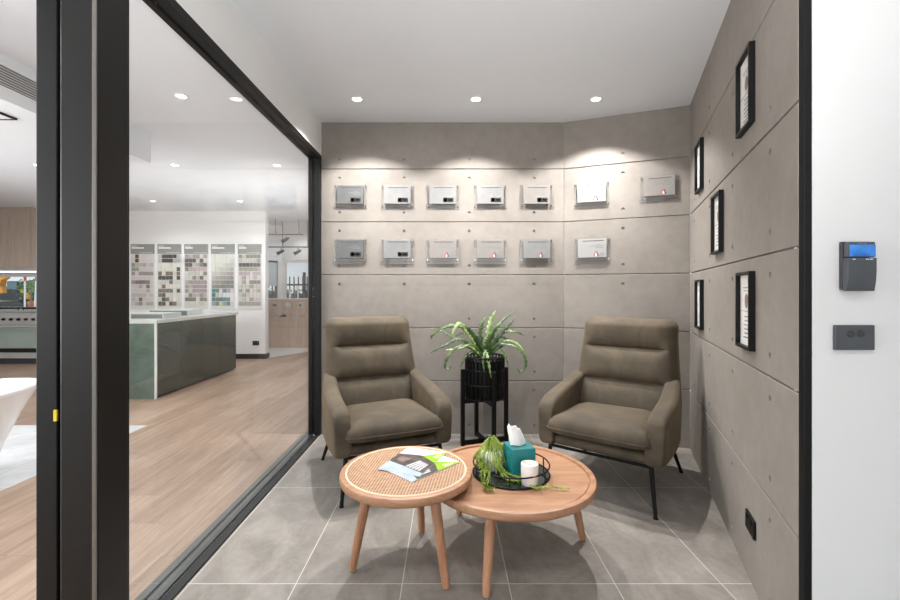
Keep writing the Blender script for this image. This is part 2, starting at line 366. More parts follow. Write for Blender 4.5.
m=MB(); m.box((-1.272,1.402,.810),(-1.262,1.4078,.846)); t_=obj('yellow_tag',m,plain('yellow_sticker',lin(238,206,40),.5),door); t_['label']='small yellow sticker'

# ------------------------------------------------------------------ downlights
def downlight(name,x,y,z,label,group):
    t=thing(name,label,'downlight',(x,y,z),0,group)
    m=MB(); m.lathe([(.034,0),(.046,0),(.046,-.005),(.036,-.007),(.034,-.004)],32,cap0=False,cap1=False); obj('trim_ring',m,M_ringw,t,smooth=40)
    m=MB(); m.lathe([(.034,-.0015),(.034,-.0035)],32); obj('lens',m,M_lens,t)
def spot(x,y,z,e,size=118,blend=.5,r=.03,col=(1,.985,.965)):
    l=bpy.data.lights.new('spot','SPOT'); l.energy=e; l.spot_size=math.radians(size); l.spot_blend=blend; l.shadow_soft_size=r; l.color=col
    o=bpy.data.objects.new('spot_lamp',l); C.objects.link(o); o.location=(x,y,z); return o
ROOM=[(-.686,'between the glass door and middle one'),(.211,'above the middle of the plaque wall'),(1.116,'above the angled corner wall')]
for x,w in ROOM:
    downlight('downlight',x,3.28,CZ,'small round recessed downlight in the seating nook ceiling, '+w,'downlights of the seating nook')
    spot(x,3.28,CZ-.012,95,120,.32,.018); spot(x,3.28,CZ-.012,112,100,1,.018)
SHOW=[(-1.98,3.23,'big bright showroom downlight, highest in the view through the glass'),(-3.14,5.0,'showroom downlight beyond the glass, on the side of the hanging ceiling box'),(-1.966,5.0,'showroom downlight beyond the glass, beside the door track'),
      (-4.75,7.0,'far showroom downlight, above the second tile sample board'),(-3.35,7.0,'far showroom downlight, above the fifth tile sample board'),(-4.72,5.0,'showroom downlight glowing at the edge of the black sliding door frame')]
for x,y,w in SHOW:
    downlight('downlight',x,y,CZ,w,'downlights of the showroom'); spot(x,y,CZ-.012,50,150,.6,.03,(.96,.985,1))

# ------------------------------------------------------------------ armchairs
def sgn(a): return (a>0)-(a<0)
def rrect(w,d0,d1,r,n=10,cx=0):
    """rounded rectangle loop in x (half width w) and y (d0..d1)"""
    pts=[]; r=min(r,w*.98,(d1-d0)/2*.98)
    for (x,y,a) in ((w-r,d1-r,0),(-w+r,d1-r,PI/2),(-w+r,d0+r,PI),(w-r,d0+r,1.5*PI)):
        for k in range(n+1):
            t=a+PI/2*k/n; pts.append((cx+x+r*math.cos(t),y+r*math.sin(t)))
    return pts
def armchair(label,loc,rz):
    t=thing('armchair',label,'armchair',loc,rz,'velvet armchairs')
    def puff(q,p):
        q=abs(q); e=1-min(1,max(0,(q-.62)/.28)); e=e*e*(3-2*e); side=.036*max(0,1-q**6); return e*(p-.016)+(1-e)*side
    # backrest: leaning slab, front face in three stuffed channels
    m=MB(); rings=[]; zb,zt=.30,1.035; n=130
    for i in range(n+1):
        z=zb+(zt-zb)*i/n; k=(z-zb)/(zt-zb)
        w=.345-.03*min(1,max(0,(z-.5)/.4)); 
        yf=.115+.195*k**1.05; yb=.335+.095*k
        # puff
        segs=[(.30,.614),(.614,.836),(.836,1.06)]; p=0
        for a,b in segs:
            if a<=z<=b: q=(z-a)/(b-a); p=.066*(1-abs(2*q-1)**2.8)**.55 if z<.99 else p
            if a<=z<=b and a>.8: q=(z-a)/(.42); p=.070*(1-abs(2*min(q,.5)-1)**2.8)**.55
        top=max(0,(z-(zt-.055))/.055); sh=1-math.sqrt(max(0,1-top*top))
        w2=w-.05*sh; yf2=yf+.06*sh; yb2=yb-.045*sh
        lp=[]
        for x,y in rrect(w2,yf2,yb2,.05,8):
            if y<(yf2+yb2)/2:
                y-= puff(x/w2,p)*(1-.5*sh)*min(1,((yf2+yb2)/2-y)/((yb2-yf2)/2))
            lp.append((x,y,z))
        # subdivide front straight run
        out=[]
        for a in range(len(lp)):
            out.append(lp[a]); b=lp[(a+1)%len(lp)]
            if Vector(b).__sub__(Vector(lp[a])).length>.15:
                for q in range(1,36):
                    f=q/36; x=lp[a][0]*(1-f)+b[0]*f; 
                    if lp[a][1]<(yf2+yb2)/2:
                        y=yf2-puff(x/w2,p)*(1-.5*sh)
                    else: y=lp[a][1]*(1-f)+b[1]*f
                    out.append((x,y,z))
        rings.append(out)
    m.loft(rings); back=obj('backrest',m,M_velvet,t,smooth=70)
    # back piping up the edges of the outer shell
    # arms: flowing from the backrest down to a rounded front
    for sd in (-1,1):
        m=MB(); rings=[]
        st=[(-.364,.42,.285,.040),(-.361,.465,.272,.047),(-.350,.503,.263,.051),(-.325,.528,.258,.053),(-.28,.547,.256,.054),(-.20,.562,.254,.054),(-.10,.580,.252,.053),
            (0,.597,.250,.052),(.09,.618,.250,.050),(.17,.637,.250,.048),(.23,.658,.252,.046),(.28,.68,.256,.043),(.32,.698,.262,.038),(.35,.70,.28,.030)]
        for y,zt_,zb_,h in st:
            cx=.331-.012*((y+.1)/.3)**2 if y<.1 else .331-.012*.44-.30*(y-.1)**2-.035*(y-.1)
            # higher up the arm leans in towards the back
            lp=[]
            for a,b in rrect(h,zb_,zt_,min(.032,h*.95),7):
                lean=-.05*max(0,(b-.56))/.3
                lp.append((sd*(cx+a+lean-.010*max(0,(.40-b))/.15),y,b))
            rings.append(lp)
        m.loft(rings); obj('arm',m,M_velvet,t,smooth=75,sub=1)
    m=MB(); rings=[]
    for z,e in ((.262,.03),(.268,.008),(.28,0),(.310,0),(.320,.010),(.324,.03)):
        rings.append([(x,y,z) for x,y in rrect(.335-e,-.338+e,.30-e,.05,6)])
    m.loft(rings); obj('seat_base',m,M_velvet,t,smooth=60)
    # seat cushion: plump pillow with a piped seam
    def outline(k,s):
        a=2*PI*k/64; c,sn=math.cos(a),math.sin(a); p=.22
        y=-.132+.268*s*sgn(sn)*abs(sn)**p; x=.292*s*sgn(c)*abs(c)**p; return (x*(1.075 if y<-.35 else 1.075-.075*min(1,(y+.35)/.12)), y)
    m=MB(); rings=[]
    for s,z in ((.0001,.342),(.5,.343),(.85,.346),(.94,.352),(.985,.364),(1,.380),(.995,.398),(.965,.424),(.90,.444),(.75,.464),(.5,.478),(.25,.484),(.0001,.486)):
        rg=[]
        for k in range(64):
            x,y=outline(k,s); rg.append((x,y,z+.004*math.sin(7*x+3*y)))
        rings.append(rg)
    m.loft(rings); cu=obj('seat_cushion',m,M_velvet,t,smooth=80)
    m=MB(); m.tube([outline(k,1.002)+(.380,) for k in range(64)],.0045,6,0,True); obj('piping',m,M_velvet,cu,smooth=180)
    for sx in (-1,1):
        m=MB(); m.tube([(sx*.295,-.325,.262),(sx*.33,-.38,.006)],[.0135,.0105],8); m.lathe([(.013,0),(.013,.008)],12,(sx*.33,-.38,0)); obj('leg',m,M_black_soft,t,smooth=40)
        m=MB(); m.tube([(sx*.29,.20,.262),(sx*.33,.38,.006)],[.0135,.0105],8); m.lathe([(.013,0),(.013,.008)],12,(sx*.33,.38,0)); obj('leg',m,M_black_soft,t,smooth=40)
    m=MB()
    for a,b in (((-.30,-.335),(.30,-.335)),((-.30,.20),(.30,.20)),((-.30,-.335),(-.30,.20)),((.30,-.335),(.30,.20))):
        m.tube([(a[0],a[1],.256),(b[0],b[1],.256)],.010,4,sq=True)
    obj('under_frame',m,M_black_soft,t)
    return t
armchair('olive-brown velvet armchair beside the glass sliding door',(-.457,2.955,0),math.radians(23.8))
armchair('olive-brown velvet armchair by the concrete wall with framed certificates',(1.088,2.848,0),math.radians(-37.4))

# ------------------------------------------------------------------ coffee tables
def round_table(label,cx,cy,ztop,R,feet,rim_w,cane,th=.04):
    t=thing('coffee_table',label,'coffee table',(cx,cy,0),0,'nesting coffee tables')
    m=MB(); i=R-rim_w
    if cane:
        m.lathe([(.0001,ztop-th),(R-.012,ztop-th),(R-.003,ztop-th+.006),(R,ztop-th+.014),(R,ztop-.008),(R-.003,ztop-.002),(R-.009,ztop),(i,ztop),(i,ztop-.004),(.0001,ztop-.004)],96,cap0=False,cap1=False)
        tp=obj('table_top',m,M_oak,t,smooth=40)
        m=MB(); m.lathe([(.0001,ztop-.004),(.0001,ztop-.0015),(i-.004,ztop-.0015),(i-.004,ztop-.004)],96,cap0=False,cap1=False); o=obj('cane_panel',m,M_cane,tp,smooth=30); o['label']='woven cane inset'
        m=MB(); m.ring((0,0,ztop-.0005),i-.003,.004,96,6); o=obj('cane_edging',m,M_caneedge,tp,smooth=180); o['label']='pale ring around the cane'
    else:
        m.lathe([(.0001,ztop-th),(R-.012,ztop-th),(R-.003,ztop-th+.006),(R,ztop-th+.014),(R,ztop-.008),(R-.003,ztop-.002),(R-.009,ztop),(i+.004,ztop),(i+.001,ztop-.003),(i,ztop-.011),(i-.006,ztop-.011),(i-.007,ztop-.007),(.0001,ztop-.007)],96,cap0=False,cap1=False)
        tp=obj('table_top',m,M_oak,t,smooth=40)
    for fx,fy in feet:
        dx,dy=fx-cx,fy-cy; d=math.hypot(dx,dy); k=(d-.075)/d
        m=MB(); m.tube([(dx*k,dy*k,ztop-th+.002),(dx*(1-.2*(1-k)),dy*(1-.2*(1-k)),(ztop-th)*.2+.012),(dx,dy,.008)],[.0235,.0185,.0165],20)
        lg=obj('leg',m,M_oakleg,t,smooth=50)
        m=MB(); m.lathe([(.0115,0),(.0125,.009)],16,(dx,dy,0)); o=obj('glide',m,M_chrome,lg); o['label']='small metal foot glide'
    return t
B=(.2925,2.094); ZB=.363; SM=(-.187,1.973); ZS=.425
round_table('larger and lower round oak coffee table with a raised rim, carrying the black tray',B[0],B[1],ZB,.402,[(.152,1.743),(.665,2.144),(.0605,2.394)],.03,False)
round_table('smaller and taller round coffee table with woven cane top, carrying the brochures',SM[0],SM[1],ZS,.297,[(-.4187,1.904),(-.0083,1.795),(-.1337,2.22)],.026,True)

# ------------------------------------------------------------------ brochures
M_skyp=plain('printed_sky',lin(176,192,216),.35,var=.22,scale=14); M_bld=plain('printed_dark_building',lin(84,76,74),.35,var=.5,scale=28)
M_lightp=plain('printed_pale_steps',lin(206,204,206),.35,var=.12,scale=40); M_limep=plain('printed_lime',lin(140,182,14),.35,var=.06); M_brown=plain('printed_brown',lin(134,112,104),.35,var=.3,scale=30)
def brochure(label,loc,rz):
    """A4; x along the short edge 0..0.21, y along the long edge 0..0.297"""
    t=thing('brochure',label,'brochure',loc,rz,'brochures on the cane table')
    m=MB(); m.box((0,0,0),(.21,.297,.0026)); obj('pages',m,M_white,t)
    z=.0029; q=lambda *p:[(a,b,z) for a,b in p]; q2=lambda *p:[(a,b,z+.0002) for a,b in p]
    m=MB(); m.poly(q((0,0),(.21,0),(.21,.03),(.10,.07),(0,.10)),0); m.poly(q((0,.10),(.10,.07),(.21,.03),(.21,.155),(.12,.215),(.0,.20)),1)
    m.poly(q((.0,.20),(.12,.215),(.09,.297),(.0,.297)),2)
    for k in range(5): m.poly(q2((.10+.018*k,.075-.006*k),(.112+.018*k,.07-.006*k),(.145+.012*k,.15-.006*k),(.135+.012*k,.155-.006*k)),2)
    m.poly(q2((.02,.13),(.07,.11),(.09,.16),(.03,.175)),3)
    obj('cover_photo',m,[M_skyp,M_bld,M_lightp,M_brown],t)
    m=MB(); m.poly(q((.12,.215),(.21,.155),(.21,.297)),0)
    for k in range(4):
        a=.172+.004*k; y0=.215+.014*k; m.poly(q2((a,y0),(.203,y0-.004),(.203,y0+.001),(a,y0+.005)),1)
    obj('lime_corner',m,[M_limep,M_white],t)
ang1=math.atan2(.924,.383)-PI/2; ang2=math.radians(46)-PI/2
brochure('brochure with lime green corner, fanned on top of the other on the cane table',(-.316,1.957,ZS+.0034),ang1)
brochure('brochure with lime green corner, lying partly underneath the other on the cane table',(-.302,1.975,ZS),ang2)

# ------------------------------------------------------------------ tray and what it holds
TZ=ZB-.007; TX,TY=.302,2.085
t=thing('tray','round black wire-rimmed tray with dark mirrored base on the oak table','tray',(TX,TY,TZ))
m=MB(); m.lathe([(.0001,0),(.178,0),(.178,.006),(.0001,.006)],64,cap0=False,cap1=False); o=obj('tray_base',m,M_mirror,t,smooth=40); o['label']='dark mirrored base'
m=MB(); m.ring((0,0,.006),.18,.0038,72,8); m.ring((0,0,.052),.18,.0038,72,8)
obj('rim_wire',m,M_black_soft,t,smooth=180)
for k in range(6):
    a=2*PI*k/6+.35; m=MB(); m.tube([(.18*math.cos(a),.18*math.sin(a),.006),(.18*math.cos(a),.18*math.sin(a),.052)],.003,8); obj('upright_wire',m,M_black_soft,t,smooth=60)
TB=TZ+.006
t=thing('tissue_box','teal cube tissue box standing on the black tray','tissue box',(.338,2.068,TB),math.radians(12))
m=MB(); m.box((-.059,-.059,0),(.059,.059,.137)); obj('box_body',m,M_teal,t,bevel=.004)
m=MB(); m.lathe([(.0001,.1375),(.034,.1375),(.034,.1385),(.0001,.1385)],32,sy=.6,cap0=False,cap1=False); obj('slot',m,M_trackd,t)
m=MB(); rings=[]
nn=28
for i in range(15):
    k=i/14; z=.125+.098*k; W=.033+.012*k; Dp=.012+.010*math.sin(k*2.2); rg=[]
    for j in range(nn):
        a=2*PI*j/nn; fold=1+.16*math.sin(3*a+1.2*k)+.07*math.sin(7*a-3*k)
        x=W*math.cos(a)*fold*(1-.35*k*k)-.026*k; y=Dp*math.sin(a)*fold*(1-.5*k*k)+.01*k
        zz=z+k*k*(.013*math.cos(a+2.6)+.004*math.sin(4*a))
        rg.append((x,y,zz))
    rings.append(rg)
m.loft(rings,0,True,False,False)
o=obj('tissue',m,M_tissue,t,smooth=180); o['label']='white tissue pulled up out of the slot'; o.modifiers.new('solid','SOLIDIFY').thickness=.0008
t=thing('candle','white candle in a ceramic cup on the tray, in front of the teal box','candle',(.367,1.956,TB))
m=MB(); m.lathe([(.0001,0),(.034,0),(.0375,.003),(.039,.09),(.0382,.094),(.036,.094),(.0355,.08),(.0001,.08)],40,cap0=False,cap1=False); cup=obj('cup',m,M_candle,t,smooth=50)
m=MB(); m.lathe([(.0001,.0805),(.0353,.0805),(.0353,.083),(.0001,.083)],32,cap0=False,cap1=False); obj('wax',m,M_wax,t,smooth=40)
m=MB(); m.tube([(0,0,.083),(.001,0,.092)],.0012,6); obj('wick',m,M_ink,t)
m=MB()
for k in range(5):
    a=-PI/2-.05+.085*k; r=.0389; m.box((-.0011,-.0004,-.0018),(.0011,.0004,.0018),0,Matrix.Translation((r*math.cos(a),r*math.sin(a),.050))@Matrix.Rotation(a+PI/2,4,'Z'))
o=obj('lettering',m,plain('rose_print',lin(206,150,140),.6),cup); o['label']='tiny rose lettering on the cup'

# trailing plant
PX,PY=.212,2.118
t=thing('trailing_plant','lime green trailing plant in a white pot on the black tray','plant',(PX,PY,TB))
m=MB(); m.lathe([(.0001,0),(.036,0),(.05,.015),(.058,.05),(.056,.085),(.05,.1),(.045,.1),(.045,.088),(.0001,.088)],32,cap0=False,cap1=False); o=obj('pot',m,M_candle,t,smooth=50); o['label']='white rounded pot'
m=MB(); rnd=random.Random(3)
def spline(P,n):
    P=[Vector(p) for p in P]; out=[]; Q=[P[0]]+P+[P[-1]]
    for i in range(1,len(Q)-2):
        for k in range(n):
            u=k/n; a,b,c,d=Q[i-1],Q[i],Q[i+1],Q[i+2]
            out.append(.5*((2*b)+(c-a)*u+(2*a-5*b+4*c-d)*u*u+(3*b-a-3*c+d)*u**3))
    out.append(P[-1]); return out
def strand(P,r=.0021,leaf=.0075,n=6):
    pts=spline(P,n); m.tube(pts,[r]*(len(pts)-1)+[r*.3],5)
    for i in range(1,len(pts)-1):
        for s in (0,1):
            p=pts[i]; d=(pts[i+1]-p).normalized(); side=Vector((rnd.uniform(-1,1),rnd.uniform(-1,1),rnd.uniform(-.5,.9)))
            side=(side-d*side.dot(d)).normalized(); tip=p+side*leaf*rnd.uniform(.55,1.1)+d*leaf*.8; w=d.cross(side)*leaf*.22; mid=(p+tip)/2
            if tip.z<.0015: tip.z=.0015
            m.add([p,mid+w,tip,mid-w],[(0,1,2,3)])
for k in range(64):
    a=2*PI*k/64+rnd.uniform(-.1,.1); r0=rnd.uniform(.003,.016); top=.125+rnd.uniform(0,.032); r1=.058+rnd.uniform(-.004,.022); zl=rnd.choice([.012,.02,.03,.045,.06])
    if math.sin(a)>0.2 : zl=max(zl,.04)
    c,s=math.cos(a),math.sin(a)
    strand([(r0*c*.4,r0*s*.4,.09),(r0*c,r0*s,top),(r1*.55*c,r1*.55*s,top-.022),(r1*c,r1*s,.07),((r1+.004)*c+rnd.uniform(-.012,.012),(r1+.004)*s,zl)])
E=Vector((-PX,-PY,0)); tabz=ZB-.007-TB+.003
for k in range(4):   # sprays over the rim towards the camera side
    j=lambda s:rnd.uniform(-s,s)
    strand([(-.03,-.03,.12),(-.055+j(.01),-.06,.06),(-.05+j(.02),-.13,.062),(-.045+j(.03),-.175,.058),(-.055+j(.02),-.205,.012),(-.02+j(.03),-.235,.008)],.0024,.016)
for k in range(5):
    j=lambda s:rnd.uniform(-s,s)
    strand([(.02,-.04,.10),(.03+j(.01),-.075,.04),(.06+j(.015),-.13,.012),(.105+j(.012),-.155,.012),(.13+j(.01),-.165,.03)],.0024,.015)
for k in range(2):
    j=lambda s:rnd.uniform(-s,s)
    strand([(.02,-.04,.10),(.05,-.09,.03),(.11+j(.01),-.14,.02),(.165,-.205+j(.01),.006),(.22,-.205+j(.012),.005),(.30+.02*k,-.212+j(.006),.005)],.003,.013,8)
obj('foliage',m,M_lime,t)

# ------------------------------------------------------------------ plant stand and fern
SX,SY=.297,3.515
t=thing('plant_stand','black timber plant stand with four posts against the concrete back wall','plant stand',(SX,SY,0),math.radians(17))
for k in range(4):
    a=k*PI/2; m=MB(); m.box((-.0145,-.0145,0),(.0145,.0145,.607),0,Matrix.Translation((.188*math.cos(a),.188*math.sin(a),0))@Matrix.Rotation(a,4,'Z')); obj('post',m,M_black_soft,t,bevel=.002)
for z in (.006,.335):
    m=MB(); m.box((-.175,-.012,z),(.175,.012,z+.034)); m.box((-.012,-.175,z+.001),(.012,.175,z+.033)); obj('cross_brace',m,M_black_soft,t,bevel=.002)
PZ=.3695
t=thing('potted_fern','serrated green fern in a black slatted basket planter on the stand','plant',(SX,SY,PZ))
m=MB(); R=.157
for z in (.006,.12,.235,.335): m.ring((0,0,z),R,.005 if z<.3 else .007,48,6)
for k in range(30):
    a=2*PI*k/30; m.box((-.0062,-.003,0),(.0062,.003,.335),0,Matrix.Translation((R*math.cos(a),R*math.sin(a),0))@Matrix.Rotation(a+PI/2,4,'Z'))
m.lathe([(.0001,0),(R,0),(R,.006),(.0001,.006)],48,cap0=False,cap1=False)
obj('basket',m,M_black_soft,t,smooth=50)
m=MB(); m.lathe([(.0001,.007),(.125,.007),(.145,.30),(.150,.30),(.150,.312),(.138,.312),(.134,.29),(.0001,.29)],40,cap0=False,cap1=False); obj('inner_pot',m,M_black,t,smooth=50)
m=MB(); m.lathe([(.0001,.291),(.133,.291),(.07,.305),(.0001,.31)],32,cap0=False,cap1=False); obj('soil',m,M_soil,t,smooth=60)
sc=SY/435
def frond(ctrl,w,mat,teeth=9,twist=0):
    """ctrl: (dx px, dz px, dy m) from the crown, as measured against the plant's own scale"""
    P=[(a*1.05*sc,c,.315+(b*1.06+1.5)*sc) for a,b,c in ctrl]; pts=spline([(0,0,.30)]+P,12); N=len(pts); L=[];Mi=[];Rr=[]
    for i,p in enumerate(pts):
        d=(pts[min(i+1,N-1)]-pts[max(i-1,0)]).normalized(); up=Vector((0,-.75,.66)); s=d.cross(up)
        if s.length<.1: s=Vector((1,0,0))
        s.normalize(); nrm=s.cross(d); k=i/(N-1); ww=1.62*w*(.35+1.1*k)*(1 if k<.35 else 1) ; ww=w*min(1,.35+2.2*k)*max(.04,(1-k**4.5))
        th=(.5,.85,1.22,1.0)[i%4]
        L.append(p+s*ww*th-nrm*(-.0)+nrm*ww*.25); Mi.append(p); Rr.append(p-s*ww*th+nrm*ww*.25)
    m=MB(); vs=[];fs=[]
    for i in range(N): vs+= [L[i],Mi[i],Rr[i]]
    for i in range(N-1):
        o=i*3; fs+=[(o,o+1,o+4,o+3),(o+1,o+2,o+5,o+4)]
    m.add(vs,fs); ob=obj('frond',m,mat,t,smooth=180); ob.modifiers.new('solid','SOLIDIFY').thickness=.0015
FR=[([(-22,28,.02),(-40,27,.04),(-50,20,.05),(-51,16,.05)],.016,M_fern),([(-22,17,-.05),(-38,12,-.07),(-52,5,-.08)],.017,M_fernd),
    ([(-20,12,-.08),(-33,5,-.11),(-38,-6,-.12),(-34,-9,-.12),(-32,-5,-.12)],.012,M_fern),([(3,20,.0),(6,34,.02),(11,44,.03)],.022,M_fernl),
    ([(9,22,.04),(18,34,.07),(31,43,.09)],.015,M_fern),([(9,14,-.04),(18,26,-.06),(27,36,-.07)],.021,M_fernd),([(14,20,.02),(27,24,.03),(40,19,.04)],.014,M_fern),
    ([(18,12,-.06),(32,8,-.09),(37,-4,-.1),(32,-12,-.1),(29,-8,-.1)],.013,M_fern),([(-8,16,-.05),(-15,25,-.07),(-19,30,-.07)],.024,M_fernd),
    ([(0,6,-.10),(2,-3,-.165),(4,-16,-.175)],.013,M_fernl),([(-14,10,-.05),(-26,9,-.08),(-38,8,-.09)],.013,M_fernl),([(10,8,-.08),(17,4,-.13),(20,-6,-.15)],.013,M_fern),
    ([(2,12,-.06),(4,20,-.09),(7,27,-.10)],.026,M_fern),([(-10,18,.06),(-18,22,.1),(-28,18,.12)],.014,M_fernd),([(12,16,.06),(22,16,.1),(32,8,.12)],.014,M_fernd),
    ([(-4,20,.03),(-2,31,.05),(3,38,.06)],.018,M_fern),([(-16,22,-.0),(-24,32,-.01),(-30,24,-.03),(-30,18,-.04)],.015,M_fernl),([(-12,6,-.09),(-19,2,-.13),(-24,-7,-.14)],.012,M_fernd),
    ([(6,22,-.03),(11,30,-.04),(17,32,-.06)],.018,M_fern),([(0,8,-.09),(-3,0,-.16),(-2,-11,-.172)],.012,M_fern),([(15,14,-.03),(27,15,-.06),(36,7,-.08)],.013,M_fernl),
    ([(-18,14,.01),(-30,18,.02),(-40,24,.02),(-46,25,.02)],.012,M_fern),([(-9,10,-.07),(-16,13,-.11),(-24,9,-.13)],.016,M_fern),([(9,11,-.07),(15,14,-.11),(22,12,-.13)],.016,M_fernd)]
for c,w,mt in FR: frond(c,w,mt)

# ------------------------------------------------------------------ award plaques
def plaque(x,y,z,rz,face,logo,label):
    t=thing('award_plaque',label,'plaque',(x,y,z),rz,'award plaques on the concrete wall')
    m=MB(); m.box((-.140,-.012,-.085),(.140,-.008,.109)); m.box((-.140,-.062,-.109),(.140,-.008,-.085+.0),0)
    h=obj('acrylic_holder',m,M_acrylic,t,bevel=.001)
    for sx in (-.13,.13):
        for sz in (-.07,.099):
            m=MB(); m.tube([(sx,-.0005,sz),(sx,-.016,sz)],.005,10); obj('standoff',m,M_chrome,h)
    m=MB(); m.box((-.113,-.030,-.056),(.115,-.020,.101)); f=obj('metal_plate',m,face,t,bevel=.0015)
    y=-.0304; m=MB(); bx=lambda x0,z0,x1,z1,mi: m.box((x0,y-.0004,z0),(x1,y+.0004,z1),mi)
    bx(-.075,.080,.092,.085,0)
    for k,(a,w) in enumerate(((.035,.068),(-.015,.09),(.03,.09))): bx(a,.050-.013*k,w,.0535-.013*k,1)
    if logo=='dark':
        bx(.005,-.042,.092,-.004,2); bx(.008,-.038,.036,-.008,3); bx(.016,-.029,.028,-.017,1); bx(.050,-.030,.080,-.016,4)
    else:
        m.add([(.012,y,-.044),(.026,y,-.044),(.034,y,-.006),(.026,y,-.004)],[(0,1,2,3)],5); m.add([(.034,y,-.006),(.042,y,-.044),(.056,y,-.044),(.038,y,-.004)],[(0,1,2,3)],6); bx(.027,-.042,.039,-.026,4)
        for k in range(3): bx(.062,-.022-.009*k,.098,-.018-.009*k,1)
    o=obj('engraving',m,[M_ink,M_inkgrey,M_logo,M_gold,M_white,M_red,M_blue],f)
XS=[-.837,-.4335,-.0456,.361,.757]; Z1,Z2=2.030,1.566
nm=['first','second','third','fourth','fifth']
FA=[M_silver_grey,M_silver,M_silver,M_silver,M_silver_warm]
for i,x in enumerate(XS):
    plaque(x,BY,Z1,0,FA[i],'dark','metal plaque with dark logo, %s from the glass door in the upper row'%nm[i])
    plaque(x,BY,Z2,0,[M_silver_grey,M_silver,M_silver_warm,M_silver_warm,M_silver][i],'dark' if i<2 else 'figure','metal plaque with %s logo, %s from the glass door in the lower row'%('dark' if i<2 else 'red and blue',nm[i]))
rc=math.atan2(AD[1],AD[0])
p=on_corner(.225,Z1); plaque(p.x,p.y,Z1,rc,M_plate,'figure','white plaque with red and blue logo, upper row, beside the wall fold')
p=on_corner(.734,Z1+.012); plaque(p.x,p.y,Z1+.012,rc,M_silver_warm,'figure','metal plaque at the room corner, last of the upper row')
p=on_corner(.230,Z2); plaque(p.x,p.y,Z2,rc,M_plate,'figure','white plaque alone in the lower row of the angled wall')

# ------------------------------------------------------------------ framed certificates
RRZ=math.atan2(-RD[1],-RD[0])+PI   # local +x along RD, local -y towards the room
RRZ=math.atan2(RD[1],RD[0])
def cert(s,z,label):
    p=on_right(s,z); t=thing('picture_frame',label,'picture frame',p,RRZ,'framed certificates on the right wall')
    # with local x along RD, the room is on local -y
    W,Hh,d,b=.11,.165,.024,.013; m=MB()
    m.box((-W,-d,-Hh),(-W+b,-.0005,Hh)); m.box((W-b,-d,-Hh),(W,-.0005,Hh)); m.box((-W+b,-d,Hh-b),(W-b,-.0005,Hh)); m.box((-W+b,-d,-Hh),(W-b,-.0005,-Hh+b))
    obj('frame',m,M_black,t,bevel=.001)
    m=MB(); m.box((-W+b,-.006,-Hh+b),(W-b,-.0005,Hh-b)); c=obj('certificate',m,M_paper,t)
    m=MB(); y=-.0064; bx=lambda x0,z0,x1,z1,mi: m.box((x0,y-.0003,z0),(x1,y+.0003,z1),mi)
    bx(-.055,.095,.055,.099,1); bx(-.045,.082,.045,.085,1)
    m.add([(.026*math.cos(2*PI*k/16),y-.0003,.040+.032*math.sin(2*PI*k/16)) for k in range(16)],[tuple(range(16))],2)
    bx(-.09,-.006,.09,-.004,1)
    for k,w in enumerate((.03,.025,.04,.035,.03,.045)): bx(-w,-.030-.018*k,w,-.026-.018*k,0)
    obj('print',m,[M_ink,M_inkgrey,M_bronze],c)
    m=MB(); m.box((-W+b,-.0135,-Hh+b),(W-b,-.0115,Hh-b)); obj('glazing',m,M_certglass,t)
cert(1.625,2.09,'black framed certificate highest on the wall, nearest to the black corner trim')
cert(.48,2.072,'black framed certificate high on the wall, beside the room corner')
cert(1.053,1.605,'black framed certificate at mid height, between the upper and lower pairs')
cert(.48,1.14,'black framed certificate low on the wall, beside the armchair and room corner')
cert(1.625,1.147,'black framed certificate low on the wall, nearest to the black corner trim')

# ------------------------------------------------------------------ wall devices
p=on_right(1.685,.252); t=thing('power_outlet','black double power outlet low on the concrete wall','power outlet',p,RRZ)
m=MB(); m.box((-.062,-.011,-.038),(.062,-.0005,.038)); pl=obj('cover_plate',m,M_black,t,bevel=.003)
for sx in (-.03,.03):
    m=MB(); m.box((sx-.010,-.0145,.012),(sx+.010,-.0112,.026)); obj('rocker',m,M_black_soft,t,bevel=.001)
    m=MB()
    for a,b,r in ((-.007,-.004,.5),(.007,-.004,-.5),(0,-.02,0)): m.box((-.0014,-.0118,-.005),(.0014,-.0108,.005),0,Matrix.Translation((sx+a,0,b))@Matrix.Rotation(r,4,'Y'))
    obj('pin_slot',m,M_trackd,pl)
WF=1.335
t=thing('access_terminal','charcoal wall terminal with a blue screen on the white wall','access terminal',(1.243,WF,1.230))
m=MB(); m.box((-.044,-.012,.004),(.040,-.0005,.150)); obj('back_plate',m,M_charcoal2,t,bevel=.002)
m=MB(); rings=[]
for z,d in ((0,.024),(.03,.029),(.06,.031),(.098,.031),(.100,.031)): rings.append([(-.0435,-.012,z),(.0435,-.012,z),(.0435,-d,z),(-.0435,-d,z)])
m.loft(rings); obj('lower_cover',m,M_charcoal,t,bevel=.003)
m=MB(); m.box((-.041,-.027,.102),(.043,-.012,.148)); hd=obj('head',m,M_charcoal,t,bevel=.003)
tt=NT('blue_screen'); v=tt.coord(); f=tt.noise(v,14,3); c=tt.ramp(f,[(.35,lin(24,84,160)),(.6,lin(58,124,196)),(.75,lin(150,190,228))]); tt.col(c); tt.put(tt.b.inputs['Emission Color'],c); tt.b.inputs['Emission Strength'].default_value=.55; tt.set(Roughness=.1)
m=MB(); m.box((-.036,-.0285,.104),(.042,-.0272,.1395)); o=obj('screen',m,tt.m,t); o['label']='glowing blue screen'
m=MB(); m.box((-.012,-.0280,.142),(.016,-.0272,.145)); obj('maker_mark',m,M_inkgrey,hd)
m=MB()
for x in (-.026,.014,.026): m.box((x-.004,-.0322,.094),(x+.004,-.0308,.0965))
obj('indicator',m,M_paper,t)
t=thing('switch_plate','charcoal rectangular switch plate with two round buttons on the white wall','light switch',(1.240,WF,1.088))
